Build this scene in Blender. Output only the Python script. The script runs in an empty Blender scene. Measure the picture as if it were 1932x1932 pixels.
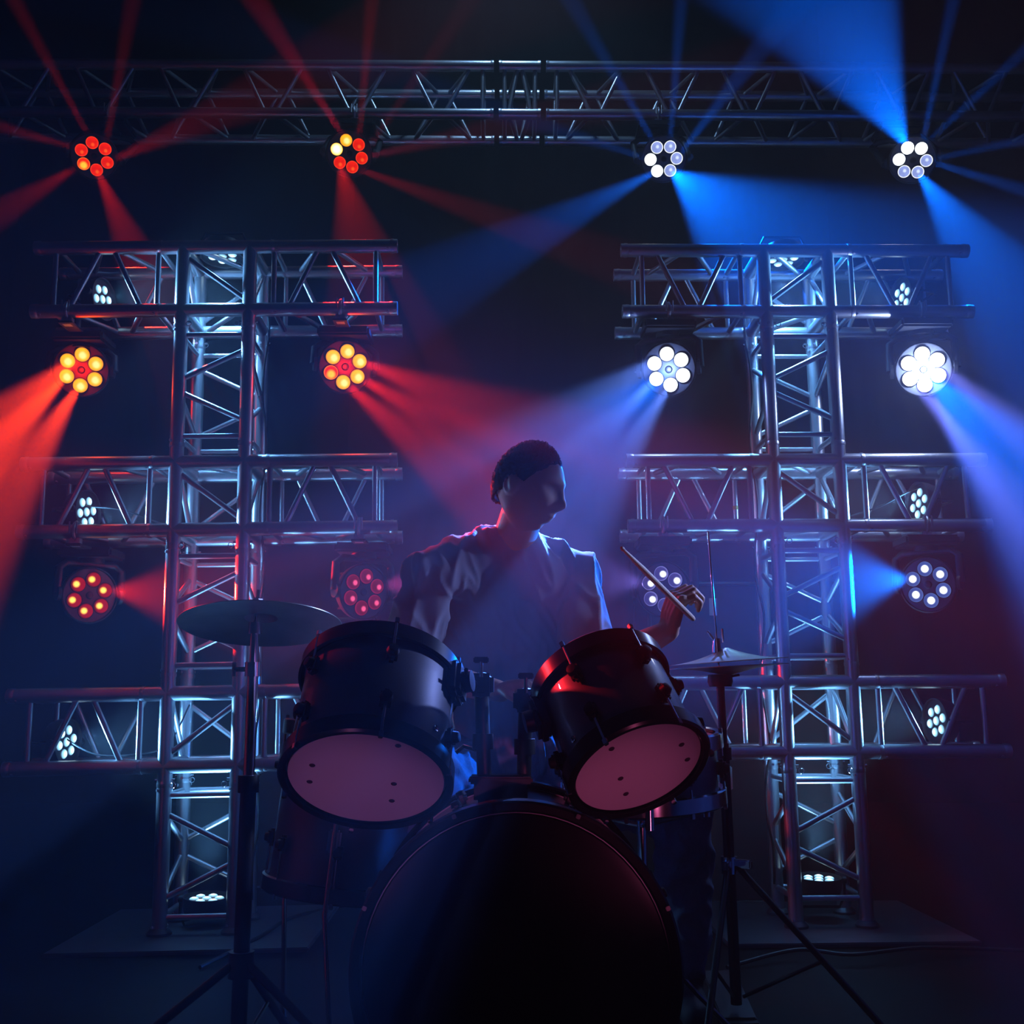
import bpy, bmesh, math, random
from mathutils import Vector, Matrix, Euler
random.seed(7)
C = bpy.context.scene.collection
R = math.radians
sc = bpy.context.scene

# ------------------------------------------------------------------ camera, exposure, haze
CAM = Vector((0, 0, 0.76)); PITCH = R(10.0); FPX = 2040.0
cd = bpy.data.cameras.new('camera'); cam = bpy.data.objects.new('camera', cd); C.objects.link(cam)
cam.location = CAM; cam.rotation_euler = (math.pi/2 + PITCH, 0, 0)
cd.sensor_width = 36; cd.lens = 36*FPX/1932; cd.clip_start = 0.05; cd.clip_end = 100
sc.camera = cam
sc.view_settings.view_transform = 'Standard'; sc.view_settings.look = 'None'
sc.view_settings.gamma = 1; sc.view_settings.exposure = 0.0; sc.view_settings.use_curve_mapping = False

HAZE = 0.030
w = bpy.data.worlds.new('haze_world'); sc.world = w; w.use_nodes = True
nt = w.node_tree
bg = nt.nodes['Background']; bg.inputs[0].default_value = (0, 0, 0, 1); bg.inputs[1].default_value = 0.0
vs = nt.nodes.new('ShaderNodeVolumeScatter')
vs.inputs['Color'].default_value = (1, 1, 1, 1); vs.inputs['Density'].default_value = HAZE; vs.inputs['Anisotropy'].default_value = 0.3
nt.links.new(vs.outputs[0], nt.nodes['World Output'].inputs['Volume'])
try:
    w.cycles.homogeneous_volume = True; w.cycles.volume_sampling = 'EQUIANGULAR'
except Exception: pass
cy = sc.cycles
cy.use_light_tree = True; cy.max_bounces = 5; cy.diffuse_bounces = 2; cy.glossy_bounces = 3; cy.volume_bounces = 0
cy.transmission_bounces = 4; cy.sample_clamp_direct = 0; cy.sample_clamp_indirect = 2.0
cy.use_denoising = True; cy.use_adaptive_sampling = False; cy.caustics_reflective = False; cy.caustics_refractive = False

def at(px, py, Y):
    """world point seen at a photograph pixel, at distance Y in front of the camera"""
    u = (px-966)/FPX; v = (966-py)/FPX
    d = Vector((u, math.cos(PITCH)-v*math.sin(PITCH), math.sin(PITCH)+v*math.cos(PITCH)))
    return CAM + d*(Y/d.y)

BEAM = 8.0
def spot(name, parent, loc, direction, energy, color, angle, blend=0.35, radius=0.012, linear=False):
    ld = bpy.data.lights.new(name, 'SPOT'); ld.energy = energy; ld.color = color
    if linear:                                  # collimated beam: weakens with distance only slowly
        ld.use_nodes = True; t = ld.node_tree; fo = t.nodes.new('ShaderNodeLightFalloff')
        fo.inputs['Strength'].default_value = 1.0; fo.inputs['Smooth'].default_value = 0.0
        t.links.new(fo.outputs['Linear'], t.nodes['Emission'].inputs['Strength'])
    ld.spot_size = R(angle); ld.spot_blend = blend; ld.shadow_soft_size = radius
    o = bpy.data.objects.new(name, ld); C.objects.link(o)
    o.rotation_euler = Vector(direction).to_track_quat('-Z', 'Y').to_euler(); o.location = loc
    if parent is not None:
        o.parent = parent
    return o

# dim rose fill lamps added out of view to light the tom undersides
for lx, tx, tz, en, colr in ((0.95, 0.20, 0.56, 62.0, (1.0, 0.15, 0.42)), (-1.0, -0.27, 0.56, 46.0, (0.90, 0.27, 0.85))):
    p = Vector((lx, -0.6, 0.15))
    spot('added_front_fill', None, p, Vector((tx, 1.97, tz))-p, en, colr, 9.5, 0.9, 0.05)

# ------------------------------------------------------------------ materials
def mat(name, col, rough=0.5, metal=0.0, noise=0.0, nscale=20, bump=0.0, spec=0.5, coat=0.0, stretch=None):
    m = bpy.data.materials.new(name); m.use_nodes = True; t = m.node_tree; b = t.nodes['Principled BSDF']
    b.inputs['Roughness'].default_value = rough; b.inputs['Metallic'].default_value = metal
    b.inputs['Specular IOR Level'].default_value = spec; b.inputs['Coat Weight'].default_value = coat
    b.inputs['Base Color'].default_value = (*col, 1)
    tc = t.nodes.new('ShaderNodeTexCoord'); mp = t.nodes.new('ShaderNodeMapping')
    if stretch: mp.inputs['Scale'].default_value = stretch
    n = t.nodes.new('ShaderNodeTexNoise'); n.inputs['Scale'].default_value = nscale; n.inputs['Detail'].default_value = 4
    t.links.new(tc.outputs['Object'], mp.inputs[0]); t.links.new(mp.outputs[0], n.inputs['Vector'])
    mx = t.nodes.new('ShaderNodeMix'); mx.data_type = 'RGBA'
    mx.inputs[6].default_value = (*[c*(1-noise) for c in col], 1); mx.inputs[7].default_value = (*[min(1, c*(1+noise)) for c in col], 1)
    t.links.new(n.outputs['Fac'], mx.inputs[0]); t.links.new(mx.outputs[2], b.inputs['Base Color'])
    if bump > 0:
        bp = t.nodes.new('ShaderNodeBump'); bp.inputs['Strength'].default_value = bump; bp.inputs['Distance'].default_value = 0.004
        t.links.new(n.outputs['Fac'], bp.inputs['Height']); t.links.new(bp.outputs[0], b.inputs['Normal'])
    return m

def lens_mat(name, base, rim, core, s_base, s_rim, s_core, rad, core_off=(0, 0), core_r=0.35):
    """glowing lens: dim disc, brighter rim ring and a hot spot where the diode sits"""
    m = bpy.data.materials.new(name); m.use_nodes = True; t = m.node_tree
    for n in list(t.nodes): t.nodes.remove(n)
    N = t.nodes.new; L = t.links.new
    out = N('ShaderNodeOutputMaterial'); em = N('ShaderNodeEmission'); tc = N('ShaderNodeTexCoord')
    mp = N('ShaderNodeMapping'); mp.inputs['Scale'].default_value = (1/rad, 1/rad, 0)
    L(tc.outputs['Object'], mp.inputs[0])
    ln = N('ShaderNodeVectorMath'); ln.operation = 'LENGTH'; L(mp.outputs[0], ln.inputs[0])
    mp2 = N('ShaderNodeMapping'); mp2.inputs['Scale'].default_value = (1/rad, 1/rad, 0); mp2.inputs['Location'].default_value = (-core_off[0], -core_off[1], 0)
    L(tc.outputs['Object'], mp2.inputs[0])
    ln2 = N('ShaderNodeVectorMath'); ln2.operation = 'LENGTH'; L(mp2.outputs[0], ln2.inputs[0])
    def rng(src, a, b):
        r = N('ShaderNodeMapRange'); r.interpolation_type = 'SMOOTHSTEP'
        r.inputs[1].default_value = a; r.inputs[2].default_value = b; L(src, r.inputs[0]); return r.outputs[0]
    rimf = rng(ln.outputs['Value'], 0.80, 0.95); coref = rng(ln2.outputs['Value'], core_r, core_r*0.3)
    def mul(c, s): return (c[0]*s, c[1]*s, c[2]*s, 1)
    m1 = N('ShaderNodeMix'); m1.data_type = 'RGBA'; m1.inputs[6].default_value = mul(base, s_base); m1.inputs[7].default_value = mul(rim, s_rim); L(rimf, m1.inputs[0])
    m2 = N('ShaderNodeMix'); m2.data_type = 'RGBA'; m2.inputs[7].default_value = mul(core, s_core); L(m1.outputs[2], m2.inputs[6]); L(coref, m2.inputs[0])
    nz = N('ShaderNodeTexNoise'); nz.inputs['Scale'].default_value = 55; nz.inputs['Detail'].default_value = 1; L(tc.outputs['Object'], nz.inputs['Vector'])
    mr = N('ShaderNodeMapRange'); mr.inputs[3].default_value = 0.72; mr.inputs[4].default_value = 1.25; L(nz.outputs['Fac'], mr.inputs[0])
    L(m2.outputs[2], em.inputs['Color']); L(mr.outputs[0], em.inputs['Strength'])
    L(em.outputs[0], out.inputs['Surface'])
    m.cycles.emission_sampling = 'NONE'
    return m

M = {}
M['alu'] = mat('brushed_aluminium', (0.62, 0.63, 0.65), 0.34, 0.9, 0.08, 40, 0.05)
M['alu2'] = mat('cast_aluminium_fitting', (0.55, 0.56, 0.58), 0.4, 0.9, 0.15, 60, 0.1)
M['chrome'] = mat('chrome', (0.75, 0.75, 0.77), 0.12, 1.0, 0.03, 30)
M['blackmetal'] = mat('black_painted_metal', (0.014, 0.014, 0.016), 0.42, 0.2, 0.2, 50)
M['plastic'] = mat('black_plastic_housing', (0.012, 0.012, 0.014), 0.5, 0.0, 0.2, 60)
M['faceplate'] = mat('grey_lamp_face', (0.10, 0.10, 0.11), 0.5)
M['rubber'] = mat('black_rubber', (0.01, 0.01, 0.011), 0.7, 0.0, 0.2, 60)
M['shell'] = mat('graphite_drum_lacquer', (0.16, 0.165, 0.19), 0.42, 0.7, 0.25, 900, 0.0, coat=0.35)
M['hoop'] = mat('black_drum_hoop', (0.012, 0.012, 0.014), 0.25, 0.3, 0.1, 30)
M['head'] = mat('coated_drum_head', (0.72, 0.70, 0.72), 0.55, 0.0, 0.05, 9)
M['blackhead'] = mat('black_bass_drum_head', (0.003, 0.003, 0.0035), 0.22, 0.0, 0.1, 9, spec=0.06)
M['head_dot'] = mat('dark_dot_matte', (0.05, 0.03, 0.05), 0.9, 0.0, 0.2, 90)
M['bronze'] = mat('dark_bronze_cymbal', (0.30, 0.34, 0.26), 0.38, 0.9, 0.55, 10, 0.12, stretch=(1, 1, 1))
M['hatbronze'] = mat('bright_bronze_cymbal', (0.62, 0.54, 0.42), 0.34, 0.9, 0.2, 30, 0.05)
M['floor'] = mat('black_stage_floor', (0.004, 0.004, 0.0045), 0.6, 0.0, 0.35, 6, 0.15, spec=0.08)
M['drape'] = mat('black_stage_drape', (0.002, 0.002, 0.0025), 1.0, 0.0, 0.2, 12, spec=0.0)
M['plate'] = mat('steel_base_plate', (0.10, 0.11, 0.13), 0.5, 0.6, 0.2, 14, 0.05)
M['skin'] = mat('skin', (0.55, 0.34, 0.26), 0.5, 0.0, 0.08, 40)
M['hair'] = mat('dark_hair', (0.03, 0.022, 0.018), 0.85, 0.0, 0.4, 120, 0.6, stretch=(1, 1, 0.2), spec=0.15)
M['shirt'] = mat('grey_cotton_shirt', (0.26, 0.27, 0.31), 0.85, 0.0, 0.08, 14, 0.3)
M['jeans'] = mat('blue_denim', (0.20, 0.22, 0.30), 0.85, 0.0, 0.25, 160, 0.3)
M['shoe'] = mat('dark_shoe', (0.03, 0.03, 0.035), 0.7)
M['wood'] = mat('pale_hickory', (0.62, 0.50, 0.36), 0.5, 0.0, 0.1, 30, stretch=(1, 1, 8))
M['cable'] = mat('black_cable', (0.012, 0.012, 0.013), 0.5)
M['strap'] = mat('cable_tie_black', (0.01, 0.01, 0.01), 0.6)
M['tape'] = mat('yellow_tape', (0.55, 0.42, 0.05), 0.6)
M['label'] = mat('pale_equipment_label', (0.65, 0.68, 0.72), 0.6)
M['redcase'] = mat('dark_red_case', (0.25, 0.02, 0.03), 0.7)
M['case'] = mat('black_case', (0.02, 0.02, 0.024), 0.7, 0, 0.3, 30)

RL = 0.0265; PL = 0.0165
M['red_dim'] = lens_mat('red_lens_dim', (1, .012, .0), (1, .05, .01), (1, .10, .01), 0.95, 1.2, 1.1, RL, (0.1, -0.3), .4)
M['red_mid'] = lens_mat('red_lens_warm', (1, .014, .0), (1, .12, .01), (1, .45, .03), 1.1, 1.6, 1.6, RL, (0, -.25), .8)
M['amber'] = lens_mat('amber_lens_bright', (1, .50, .01), (1, .30, .02), (1, .78, .25), 1.25, 1.1, 1.5, RL, (.1, -.1), .7)
M['hot_amber'] = lens_mat('amber_lens_hot', (1, .80, .25), (1, .5, .05), (1, .95, .6), 2.0, 1.5, 2.5, RL, (0, 0), .8)
M['red_spot'] = lens_mat('red_lens_small_hot_spot', (.55, .004, .0), (.25, .003, .0), (1, .50, .08), 0.7, 0.5, 2.5, RL, (-.35, 0.0), .55)
M['rose_spot'] = lens_mat('rose_lens_small_hot_spot', (.20, .003, .02), (.35, .006, .05), (1, .10, .25), 0.6, 0.8, 1.2, RL, (.15, -.1), .5)
M['ice'] = lens_mat('pale_blue_lens', (.36, .46, 1), (.9, .95, 1), (.6, .7, 1), 0.9, 1.5, 1.4, RL, (0.1, 0.1), .4)
M['white'] = lens_mat('white_lens_bright', (.9, .95, 1), (.8, .9, 1), (1, 1, 1), 2.5, 2.0, 4.0, RL, (0, 0), .8)
M['white_hot'] = lens_mat('white_lens_blinding', (1, 1, 1), (.9, .95, 1), (1, 1, 1), 14, 10, 20, RL, (0, 0), .8)
M['white_spot'] = lens_mat('blue_lens_white_spot', (.05, .12, .5), (.10, .2, .6), (.9, .95, 1), 0.7, 0.7, 5, RL, (.1, 0), .6)
M['lilac_spot'] = lens_mat('lilac_lens_white_spot', (.05, .045, .22), (.25, .25, .7), (.8, .85, 1), 0.8, 0.7, 3, RL, (.35, -.1), .55)
M['par_lens'] = lens_mat('cold_white_small_lens', (.35, .72, 1), (.2, .5, .8), (.85, .97, 1), 1.6, 0.9, 3.0, PL, (0, 0), .7)

# ------------------------------------------------------------------ mesh helpers
class MB:
    def __init__(s): s.bm = bmesh.new()
    def _frame(s, d):
        d = d.normalized(); a = Vector((0, 0, 1)) if abs(d.z) < 0.95 else Vector((1, 0, 0))
        x = d.cross(a).normalized(); y = d.cross(x).normalized(); return x, y
    def path(s, pts, r, seg=12, cap=True):
        pts = [Vector(p) for p in pts]; n = len(pts)
        rs = r if isinstance(r, (list, tuple)) else [r]*n
        x, y = s._frame(pts[1]-pts[0]); rings = []
        for i, p in enumerate(pts):
            d = (pts[min(i+1, n-1)]-pts[max(i-1, 0)]).normalized()
            x = (x - d*x.dot(d)).normalized(); y = d.cross(x)
            rings.append([s.bm.verts.new(p+(x*math.cos(2*math.pi*k/seg)+y*math.sin(2*math.pi*k/seg))*rs[i]) for k in range(seg)])
        for a, b in zip(rings, rings[1:]):
            for k in range(seg):
                s.bm.faces.new((a[k], a[(k+1) % seg], b[(k+1) % seg], b[k]))
        if cap:
            s.bm.faces.new(rings[0][::-1]); s.bm.faces.new(rings[-1])
        return s
    def tube(s, a, b, r, seg=14, cap=True): return s.path([a, b], r, seg, cap)
    def open_tube(s, a, b, r, seg=20, depth=0.03):
        """tube whose far end b is hollow"""
        a = Vector(a); b = Vector(b); d = (b-a).normalized()
        return s.lathe([(0, 0), (r, 0), (r, (b-a).length), (r*.86, (b-a).length), (r*.86, (b-a).length-depth), (0, (b-a).length-depth)], a, d, seg)
    def lathe(s, prof, o=(0, 0, 0), d=(0, 0, 1), seg=32):
        o = Vector(o); d = Vector(d).normalized(); x, y = s._frame(d); rings = []
        for (r, h) in prof:
            if r < 1e-6: rings.append([s.bm.verts.new(o+d*h)])
            else: rings.append([s.bm.verts.new(o+d*h+(x*math.cos(2*math.pi*k/seg)+y*math.sin(2*math.pi*k/seg))*r) for k in range(seg)])
        for a, b in zip(rings, rings[1:]):
            for k in range(seg):
                k2 = (k+1) % seg
                if len(a) == 1 and len(b) == 1: continue
                if len(a) == 1: s.bm.faces.new((a[0], b[k2], b[k]))
                elif len(b) == 1: s.bm.faces.new((a[k], a[k2], b[0]))
                else: s.bm.faces.new((a[k], a[k2], b[k2], b[k]))
        return s
    def box(s, c, size, rot=None, bev=0.0):
        c = Vector(c); hx, hy, hz = [v/2 for v in size]; m = rot if rot is not None else Matrix.Identity(3)
        t = bmesh.new(); bmesh.ops.create_cube(t, size=1)
        for v in t.verts: v.co = Vector((v.co.x*size[0], v.co.y*size[1], v.co.z*size[2]))
        if bev > 0: bmesh.ops.bevel(t, geom=t.edges[:], offset=bev, segments=2, affect='EDGES')
        vm = {v: s.bm.verts.new(c + m @ v.co) for v in t.verts}
        for f in t.faces: s.bm.faces.new([vm[v] for v in f.verts])
        t.free(); return s
    def torus(s, c, d, R0, r0, seg=40, sub=8):
        c = Vector(c); d = Vector(d).normalized(); x, y = s._frame(d); rings = []
        for i in range(seg):
            a = 2*math.pi*i/seg; e = x*math.cos(a)+y*math.sin(a)
            rings.append([s.bm.verts.new(c+e*(R0+r0*math.cos(2*math.pi*k/sub))+d*r0*math.sin(2*math.pi*k/sub)) for k in range(sub)])
        for i in range(seg):
            a, b = rings[i], rings[(i+1) % seg]
            for k in range(sub): s.bm.faces.new((a[k], a[(k+1) % sub], b[(k+1) % sub], b[k]))
        return s
    def sphere(s, c, r, sub=2, scale=(1, 1, 1)):
        g = bmesh.ops.create_icosphere(s.bm, subdivisions=sub, radius=r)
        for v in g['verts']: v.co = Vector(c)+Vector((v.co.x*scale[0], v.co.y*scale[1], v.co.z*scale[2]))
        return s
    def build(s, name, m, parent=None, loc=None, rot=None, smooth=True, angle=40):
        bmesh.ops.recalc_face_normals(s.bm, faces=s.bm.faces[:])
        me = bpy.data.meshes.new(name); s.bm.to_mesh(me); s.bm.free(); me.materials.append(m)
        if smooth:
            me.polygons.foreach_set('use_smooth', [True]*len(me.polygons))
            try: me.set_sharp_from_angle(angle=R(angle))
            except Exception: pass
        o = bpy.data.objects.new(name, me); C.objects.link(o)
        if parent is not None: o.parent = parent
        if loc is not None: o.location = loc
        if rot is not None: o.rotation_euler = rot
        return o

def tag(o, label=None, cat=None, group=None, kind=None):
    if label: o['label'] = label
    if cat: o['category'] = cat
    if group: o['group'] = group
    if kind: o['kind'] = kind
    return o
def thing(name, label, cat, mw=None, group=None):
    o = bpy.data.objects.new(name, None); C.objects.link(o); o.empty_display_size = 0.05
    if mw is not None: o.matrix_world = mw
    return tag(o, label, cat, group)
def frame_m(o, z, hint=(0, 0, 1)):
    """matrix with origin o and local +Z along z"""
    z = Vector(z).normalized(); h = Vector(hint)
    x = h.cross(z)
    if x.length < 1e-3: x = Vector((1, 0, 0)).cross(z)
    x.normalize(); y = z.cross(x)
    m = Matrix((x, y, z)).transposed().to_4x4(); m.translation = Vector(o); return m

# ------------------------------------------------------------------ setting
f = MB(); f.box((0, 3.5, -0.05), (14, 11, 0.1)); tag(f.build('floor', M['floor'], smooth=False), kind='structure')
b = MB()
n = 220; vv = []
for i in range(n+1):
    x = -7+14*i/n; y = 8.6+0.02*math.sin(i*0.9)+0.01*math.sin(i*2.3+1)
    vv.append((b.bm.verts.new((x, y, 0)), b.bm.verts.new((x, y, 9)), b.bm.verts.new((x, 8.9, 0)), b.bm.verts.new((x, 8.9, 9))))
for a, c in zip(vv, vv[1:]):
    b.bm.faces.new((a[0], c[0], c[1], a[1])); b.bm.faces.new((a[3], c[3], c[2], a[2]))
    b.bm.faces.new((a[1], c[1], c[3], a[3])); b.bm.faces.new((a[2], c[2], c[0], a[0]))
tag(b.build('wall_back', M['drape']), kind='structure')

# ------------------------------------------------------------------ truss
S = 0.239; TR = 0.0245; BR = 0.0098
def truss_section(tower, e, p, q, origin, a0, a1, s0, s1, pats, hollow=False, mid=None):
    """four chords along e from a0 to a1 with a welded web; p, q are the cross directions; pats maps a face to '<' or '>' shapes"""
    e, p, q, origin = Vector(e), Vector(p), Vector(q), Vector(origin)
    cs = {(i, j): origin+p*(S*i)+q*(S*j) for i in (0, 1) for j in (0, 1)}
    sec = tower; ends = []
    for (i, j), c in cs.items():                # each chord with its conical coupler collars and their pins
        m = MB(); m.tube(c+e*a0, c+e*a1, TR, 24)
        for a in (a0, a1):
            sg = 1 if a == a0 else -1
            m.lathe([(TR*.98, 0), (TR*1.07, 0), (TR*1.07, .010), (TR, .014), (TR*.98, .016)], c+e*a, e*sg, 18)
            k = c+e*(a+sg*0.022)
            m.tube(k-(p+q).normalized()*(TR+.004), k+(p+q).normalized()*(TR+.004), .005, 8)
        if hollow:                              # open end of the arm with its pin hole
            ae = a1 if hollow > 0 else a0
            m.lathe([(TR*.80, 0), (TR*1.03, 0), (TR*1.03, .012), (TR*.82, .012), (TR*.80, 0)], c+e*ae, e*hollow, 20)
        m.build('chord', M['alu'], sec)
    faces = {'front': ((0, 0), (1, 0)), 'rear': ((0, 1), (1, 1)), 'lo': ((0, 0), (0, 1)), 'hi': ((1, 0), (1, 1))}
    for fn, (ca, cb) in faces.items():
        A, B = cs[ca], cs[cb]; m = MB()
        for s_ in (s0, s1): m.tube(A+e*s_, B+e*s_, BR, 12)
        L = s1-s0; pat = pats[fn]; per = 0.367; nrep = max(1, round(L/per)); per = L/nrep
        for k in range(nrep):
            t0 = s0+k*per
            X, Yc = (A, B) if pat == 'A' else (B, A)          # apex on the B side for pattern A
            m.tube(X+e*(t0+.14*per), Yc+e*(t0+.44*per), BR, 12); m.tube(Yc+e*(t0+.55*per), X+e*(t0+.86*per), BR, 12)
        m.build('lattice_brace', M['alu'], sec)
    return tower

def junction(tower, v0, diag, top=False):
    """box corner where an arm crosses the tower; all chords plus one brace in each face"""
    m = MB(); X = Vector((1, 0, 0)); Y = Vector((0, 1, 0)); Z = Vector((0, 0, 1))
    for i in (0, 1):
        for j in (0, 1):
            m.tube(Vector((S*i, S*j, v0-.055)), Vector((S*i, S*j, v0+S+(.012 if top else .055))), TR, 24)
            m.tube(Vector((-.075, S*j, v0+S*i)), Vector((S+.075, S*j, v0+S*i)), TR, 24)
            m.tube(Vector((S*i, 0, v0+S*j)), Vector((S*i, S, v0+S*j)), TR, 24)
    sec = m.build('truss_corner_block', M['alu'], tower)
    def br(a, b):
        k = MB(); k.tube(a, b, BR, 12); k.build('lattice_brace', M['alu'], sec)
    a = .03
    if diag == '\\':
        br((0, 0, v0+S-a), (S, 0, v0+a)); br((0, S, v0+a), (S, S, v0+S-a))
    else:
        br((0, 0, v0+a), (S, 0, v0+S-a)); br((0, S, v0+S-a), (S, S, v0+a))
    br((0, a, v0+S-.01), (0, S-a, v0+a)); br((S, a, v0+a), (S, S-a, v0+S-a))
    br((a, 0, v0+S), (S-a, S, v0+S)); br((a, S, v0), (S-a, 0, v0))
    # safety pins with little rings below the block
    k = MB()
    for i in (0, 1):
        for j in (0, 1):
            sg = 1 if i == 0 else -1
            k.tube((S*i, S*j-.032, v0-.052), (S*i, S*j+.032, v0-.052), .005, 8)
            k.torus((S*i+sg*.035, S*j-.03, v0-.06), (0, 1, 0), .009, .0015, 16, 6)
            k.tube((S*i-sg*.032, S*j, v0-.045), (S*i+sg*.034, S*j, v0-.045), .004, 8)
    k.build('locking_pin', M['chrome'], sec)
    return sec

def tower(X0, Y0, roll, yaw, hs, diags, bottom_pat, label, armpat):
    mw = Matrix.Translation((X0, Y0, CAM.z)) @ Matrix.Rotation(yaw, 4, 'Z') @ Matrix.Rotation(roll, 4, 'Y') @ Matrix.Translation((0, 0, -CAM.z+.022))
    t = thing('lighting_tower', label, 'truss tower', mw, 'pair of aluminium truss towers behind the drummer')
    z0 = CAM.z-.022
    h = [v+z0 for v in hs]
    X = Vector((1, 0, 0)); Y = Vector((0, 1, 0)); Z = Vector((0, 0, 1))
    for v, d in zip(h, diags):
        junction(t, v, d, v == h[0])
        for side in (0, 1):
            if side: a0, a1, s0, s1 = S+.075, .759, .326, .693
            else: a0, a1, s0, s1 = -.52, -.075, -.456, -.089
            truss_section(t, X, Z, Y, (0, 0, v), a0, a1, s0, s1, {'front': armpat, 'rear': 'B' if armpat == 'A' else 'A', 'lo': 'A', 'hi': 'B'}, hollow=1 if side else -1)
    hb, hm, ht = h[2], h[1], h[0]
    for lo, hi in ((hm+S+.055, ht-.055), (hb+S+.055, hm-.055)):
        c = (lo+hi)/2; L = .372
        truss_section(t, Z, X, Y, (0, 0, 0), lo, hi, c-L/2, c+L/2, {'front': 'B', 'rear': 'A', 'lo': 'B', 'hi': 'A'})
    c1 = hb-.095
    truss_section(t, Z, X, Y, (0, 0, 0), 0.0, hb-.055, c1-.385, c1, {'front': bottom_pat, 'rear': 'B' if bottom_pat == 'A' else 'A', 'lo': 'A', 'hi': 'B'})
    bp = MB(); bp.box((S/2, S/2, -.011), (.80, .72, .014), bev=.003)
    for i in (0, 1):
        for j in (0, 1): bp.lathe([(0, .0), (.04, 0), (.04, .008), (.028, .022), (0, .022)], (S*i, S*j, -.004), (0, 0, 1), 20)
    bp.build('base_plate', M['plate'], t)
    return t, mw, h
TL = tower(-1.1581, 3.6911, -.0183, .0256, (1.3851, .5876, -.2083), ('\\', '\\', '/'), 'A', 'left aluminium truss tower with three cross arms, standing among the red lamps', 'A')
TRW = tower(.9487, 3.81, -.0067, .0198, (1.4242, .6226, -.1688), ('/', '\\', '\\'), 'B', 'right aluminium truss tower with three cross arms, standing among the blue lamps', 'B')

tb = MB(); tb.lathe([(0, 0), (BR+.0012, 0), (BR+.0012, .014), (0, .014)], (-.089, S, TRW[2][1]+.10), (0, 0, 1), 16); tb.build('tape_band', M['tape'], TRW[0])

# overhead truss
ov = thing('overhead_truss', 'long horizontal aluminium box truss hung overhead across the stage', 'truss',
           Matrix.Translation((0.03, 4.53, CAM.z+2.636)) @ Matrix.Rotation(.005, 4, 'Y'))
for a0, a1, s0, s1 in ((-3.3, -.115, -3.25, -.165), (-.09, .10, -.065, .075), (.125, 3.4, .175, 3.35)):
    if a0 == -.09:
        truss_section(ov, (1, 0, 0), (0, 0, 1), (0, 1, 0), (0, 0, 0), a0, a1, s0, s1, {'front': 'A', 'rear': 'B', 'lo': 'A', 'hi': 'B'})
    else:
        truss_section(ov, (1, 0, 0), (0, 0, 1), (0, 1, 0), (0, 0, 0), a0, a1, s0, s1, {'front': 'B', 'rear': 'A', 'lo': 'B', 'hi': 'A'})

# side lamps added out of view to edge the drummer and the drum shells
p = Vector((2.7, 2.95, 1.9)); spot('added_side_fill', None, p, Vector((.10, 2.35, .98))-p, 480, (.30, .40, 1.0), 14, .7, .05)
p = Vector((-2.6, 2.95, 1.7)); spot('added_side_fill', None, p, Vector((.02, 2.05, .90))-p, 420, (1.0, .02, .03), 10, .7, .05)

# unseen cold lamp added to brighten the middle of the overhead truss
spot('beam_lamp', None, Vector((-.03, 4.25, 4.45)), Vector((0, .35, -1)), 30, (.30, .58, 1.0), 150, .9, .04)

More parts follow.
